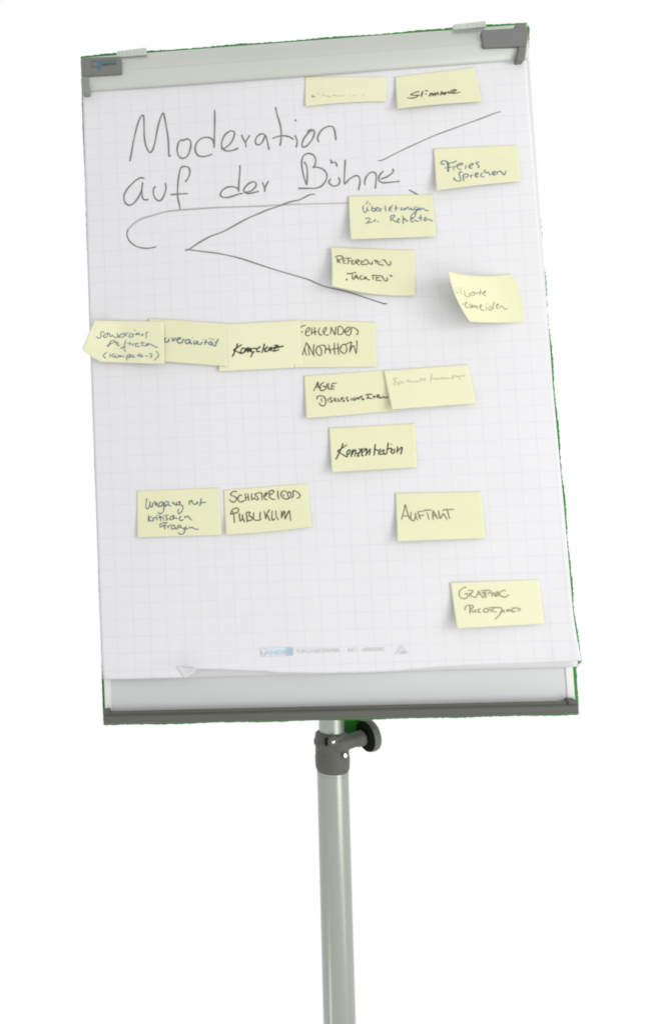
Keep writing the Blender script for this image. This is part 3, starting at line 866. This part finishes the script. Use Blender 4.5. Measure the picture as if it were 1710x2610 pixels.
n = Note((774, 958), (983, 942.5), (1010, 1047.5), (780, 1066.5), 'sticky note reading AGILE DISKUSSIONSFÜHRUNG, partly under the nearly blank note to its right', level=0, lift=0.004, liftl=0.003)
n.write((790, 960, 7.424), """155,90 120,170 70,270; 145,100 160,180 200,240; 110,200 170,190; 270,105 215,140 195,200 200,260 250,260 290,240 290,190 240,185; 320,130 318,215; 355,115 350,230 400,230; 415,130 410,230 460,225; 415,130 510,120; 415,180 465,180;
220,400 225,480; 135,430 145,375 210,362 270,385 300,450 290,530 245,555 200,535 170,490; 340,410 345,470; 415,395 380,400 385,430 425,460 400,482 370,480; 460,395 465,470; 500,410 470,440 510,470; 535,410 540,465 580,455 590,400; 640,395 600,400 620,430 650,460 620,475; 720,390 690,400 700,430 735,450 700,465; 780,400 785,455; 860,400 820,410 820,440 860,440 865,405; 890,430 895,395 925,430 935,380; 1000,370 960,375 970,400 1025,430 980,435;
1040,350 1100,335 1180,335; 1095,350 1100,400 1070,415; 1080,390 1140,410 1170,420; 1200,360 1200,410; 1220,350 1230,400; 1200,385 1225,380; 1270,350 1265,405; 1260,350 1300,345 1300,370 1270,380 1330,410; 1330,370 1340,405 1380,400 1385,370; 1400,370 1405,400; 1400,375 1430,400 1460,395 1465,370""", 2.5)
n.write((790, 960, 7.424), "150,110 165,190 205,245; 200,265 245,262", 3.4)
n = Note((977, 945), (1191, 929), (1213, 1028), (998, 1043.5), 'sticky note with almost invisible pencil writing, overlapping the note AGILE DISKUSSIONSFÜHRUNG', level=1, lift=0.009, liftl=0.004, material=NOTE_P)
n.write((990, 940, 7.424), "170,190 130,175 95,190 130,240 140,275 110,295 70,280; 185,260 190,320; 180,265 250,240 260,265 200,290; 270,260 320,262; 360,205 365,250; 340,230 390,220 400,250 430,235 450,250 480,230; 530,225 510,245 540,250 545,225; 560,240 600,240; 600,190 605,225 640,170; 640,220 660,210 690,185 700,220; 820,90 800,240; 830,190 880,185 900,205 930,175 960,190 1000,180 1030,160 1040,190 1080,180 1150,180 1190,180; 1230,110 1210,200; 1230,150 1290,130 1300,150 1340,135 1345,200; 1360,140 1400,125 1420,145 1450,110", 1.7, INK_F)

n = Note((838, 1091), (1056, 1079), (1063, 1191), (845, 1203.5), 'sticky note with heavy black writing Konzentration, alone in the middle of the sheet', lift=0.007, liftl=0.005)
n.write((840, 1110, 7.795), """265,150 240,250 190,350 125,480; 350,180 250,250 155,315; 160,320 240,365 310,410 370,425; 340,390 350,320 400,285 410,320 370,380 345,390; 465,275 440,350 430,430; 435,400 480,310 520,290 500,425; 510,350 570,355 600,350; 575,275 640,270 610,310 550,410 600,400; 630,330 660,270 740,265 700,300 640,350 650,405 680,400; 740,270 730,370 710,400; 730,370 770,320 810,265 790,395;
910,165 895,280 885,400; 890,270 960,300 980,330; 1020,265 970,310; 960,380 1000,330 1050,300 1080,290 1070,350 1130,370; 990,375 1050,370 1130,370; 1165,140 1150,260 1130,375; 1130,270 1240,250; 1215,172 1240,180; 1230,260 1225,350; 1260,270 1220,310 1240,355 1280,340 1290,260; 1350,215 1340,350; 1340,320 1440,230 1410,380""", 2.8, INK_D)

n = Note((349, 1251), (559, 1243), (565.5, 1364), (350, 1370), 'sticky note with blue-grey writing Umgang mit kritischen Fragen, left of the pair near the bottom', lift=0.004)
n.write((360, 1250, 8.661), """132,175 115,270 112,370 150,405 190,350 205,240; 210,240 205,340 245,370 265,290 260,350; 265,300 310,245 325,330 350,270 360,340 400,360; 490,260 430,255 395,320 410,360 460,340 490,260 505,370 500,450 450,510 400,510 380,475; 505,350 550,330 610,290 590,240 540,260 510,320 540,350 600,300 620,330 670,350; 690,250 700,300; 700,290 730,265 750,320 800,325;
860,245 810,260 785,300 830,320 865,280 860,245 850,320 910,330 925,400 890,480 835,515 815,480 835,410; 1065,225 1070,320; 1075,270 1120,215 1140,280 1200,310 1250,240; 1250,240 1250,310; 1325,170 1325,260 1295,345; 1290,275 1440,265; 170,540 165,690; 240,575 180,610 200,670 280,670; 265,600 280,670; 270,620 340,590 350,665; 355,550; 415,545 430,610 435,680; 370,610 450,590 490,610 500,670; 515,550;
605,545 560,550 555,590 590,640 545,660; 720,570 670,570 635,620 660,650 710,620; 735,540 715,630 770,600 800,640; 840,620 880,570 860,590 850,650 900,665 935,635; 970,560 970,620; 970,600 1040,570 1080,630 1130,650; 585,715 500,715 440,740 405,780; 410,820 500,780 570,780; 525,725 520,800 535,860; 590,780 605,840; 600,800 670,745; 750,770 700,770 670,820 690,855 740,840 755,790 760,840 820,850;
880,780 830,770 810,820 860,820 880,790 885,820 950,850 960,920 920,965 860,965 830,940 835,920; 960,850 1000,790 980,820 1000,855 1050,840; 1060,800 1080,830 1130,815 1180,850 1270,858""", 2.1, mat('dark_blue_grey_ink', (0.075, 0.10, 0.14), .7, 0, .3, 260))

n = Note((569, 1249), (783, 1232), (794, 1343), (576, 1363), 'sticky note reading SCHWIERIGES PUBLIKUM, right of the pair near the bottom', lift=0.005, bottom=(0, 2.5))
n.write((570, 1240, 7.424), """255,105 210,90 150,120 140,160 200,185 250,220 230,275 180,295 130,270 120,240; 350,180 325,160 285,190 275,250 310,292 350,290 400,260; 415,130 415,200 430,270; 460,130 470,200 480,270; 410,210 480,205; 535,125 530,190 545,260; 550,255 600,195; 590,150 640,200 660,240 640,255 590,230; 585,150 660,120 720,125 730,190 730,260; 780,195 830,130 800,125 765,190 790,245 835,240;
860,90 870,150 860,200; 860,95 910,75 955,90 930,130 870,160; 860,190 910,235 985,248; 1030,75 1030,160 1045,250; 1195,110 1150,80 1100,110 1090,170 1130,220 1190,240 1250,220; 1135,150 1145,190; 1230,100 1210,150 1240,210; 1230,95 1270,120 1270,190 1220,230; 1280,220 1320,180 1320,80 1400,110 1445,160 1430,210 1380,222;
180,470 200,570 208,690; 140,540 145,480 190,425 260,410 290,440 260,490 200,510 150,515; 300,505 305,590 320,660 360,600 360,530; 355,530 370,610 405,675; 430,500 445,580 450,675; 425,495 500,485 480,540; 480,550 550,600 520,640 450,650; 480,545 560,600 600,640 690,635; 570,490 570,620; 700,480 690,560 705,640; 770,465 790,540 800,620; 875,435 820,520; 820,520 850,590 880,650; 790,610 830,520;
925,455 915,550 930,640 980,600; 990,455 1000,560 1040,635; 1100,460 1095,600; 1095,600 1150,460 1160,560 1165,620; 1165,620 1240,460 1260,550 1272,650""", 2.5)

n = Note((1007, 1257), (1225, 1253), (1236, 1372), (1012, 1380), 'sticky note reading AUFTAKT, right of the pair and above the lowest note', lift=0.008, liftl=0.004, bottom=(0, 0))
n.write((1010, 1270, 9.17), """210,140 185,260 120,500; 215,150 250,300 300,450 350,500; 145,415 270,415; 345,315 340,480 400,530 440,450 445,340; 445,340 455,440 500,510; 500,320 530,400 560,490; 490,315 650,300; 540,410 650,395; 645,280 830,278; 720,330 760,500; 860,285 850,400 860,510; 860,290 920,400 965,490; 860,410 940,405; 985,280 1020,470 1100,350; 1100,350 1190,510; 1080,290 1150,265 1350,260; 1190,280 1215,380 1245,480""", 2.6, mat('olive_ink', (0.16, 0.16, 0.09), .7, 0, .3, 260))

n = Note((1147, 1485), (1371, 1477), (1386, 1590), (1163, 1601.5), 'sticky note with pale writing GRAPHIC RECORDING, lowest and farthest right', lift=0.012, liftl=0.006, material=NOTE_P)
n.write((1150, 1480, 7.795), """300,135 240,140 165,210 160,290 210,355 280,355 320,330 310,260 260,265; 360,240 360,330; 335,200 400,190 430,215 380,260 360,270 440,325 490,335; 540,200 490,340; 545,210 580,280 630,345; 520,270 590,270; 580,200 680,190 780,195; 640,210 650,340; 680,210 685,340; 600,250 680,230; 720,270 790,215; 800,220 810,320; 850,230 860,310; 810,270 850,250 890,320 900,210; 925,210 930,320; 1075,210 1040,190 970,230 960,280 1020,320 1080,325 1150,270;
270,590 280,530 330,490 380,490; 370,490 370,660; 380,490 430,500 430,540 385,570 440,635; 450,600 490,580 460,610 500,630; 580,560 535,580 540,630 590,620; 640,570 650,620 700,630 740,590 690,550 650,570; 760,560 780,600; 740,540 860,530; 780,590 850,560; 780,600 850,620 900,620; 800,540 930,535 1000,550 990,620 940,700 865,770; 1010,570 1015,630; 1040,580 1050,640; 1100,570 1110,620 1140,570 1150,610; 1170,570 1200,610; 1230,560 1180,600 1240,620 1280,600; 1210,545 1350,550 1360,600; 1320,580 1330,610""", 2.4, INK_O)

# the drawn angle runs over the lower left edge of the note REFERENTEN TACKTEN
def z_angle(x, y):
    z = sheet_z(x, y)
    u, v = n_ref.inv(x, y)
    if -0.02 < u < 1.02 and 0.0 < v < 1.0:
        z = max(z, n_ref.z(min(1, max(0, u)), v, x, y))
    return z + 0.0006
ink([lines[0]], 3.0, z_angle, MARK, fs, seed=5, name='drawn_angle')
ink([lines[1]], 2.8, z_angle, MARK, fs, seed=5, name='drawn_angle')
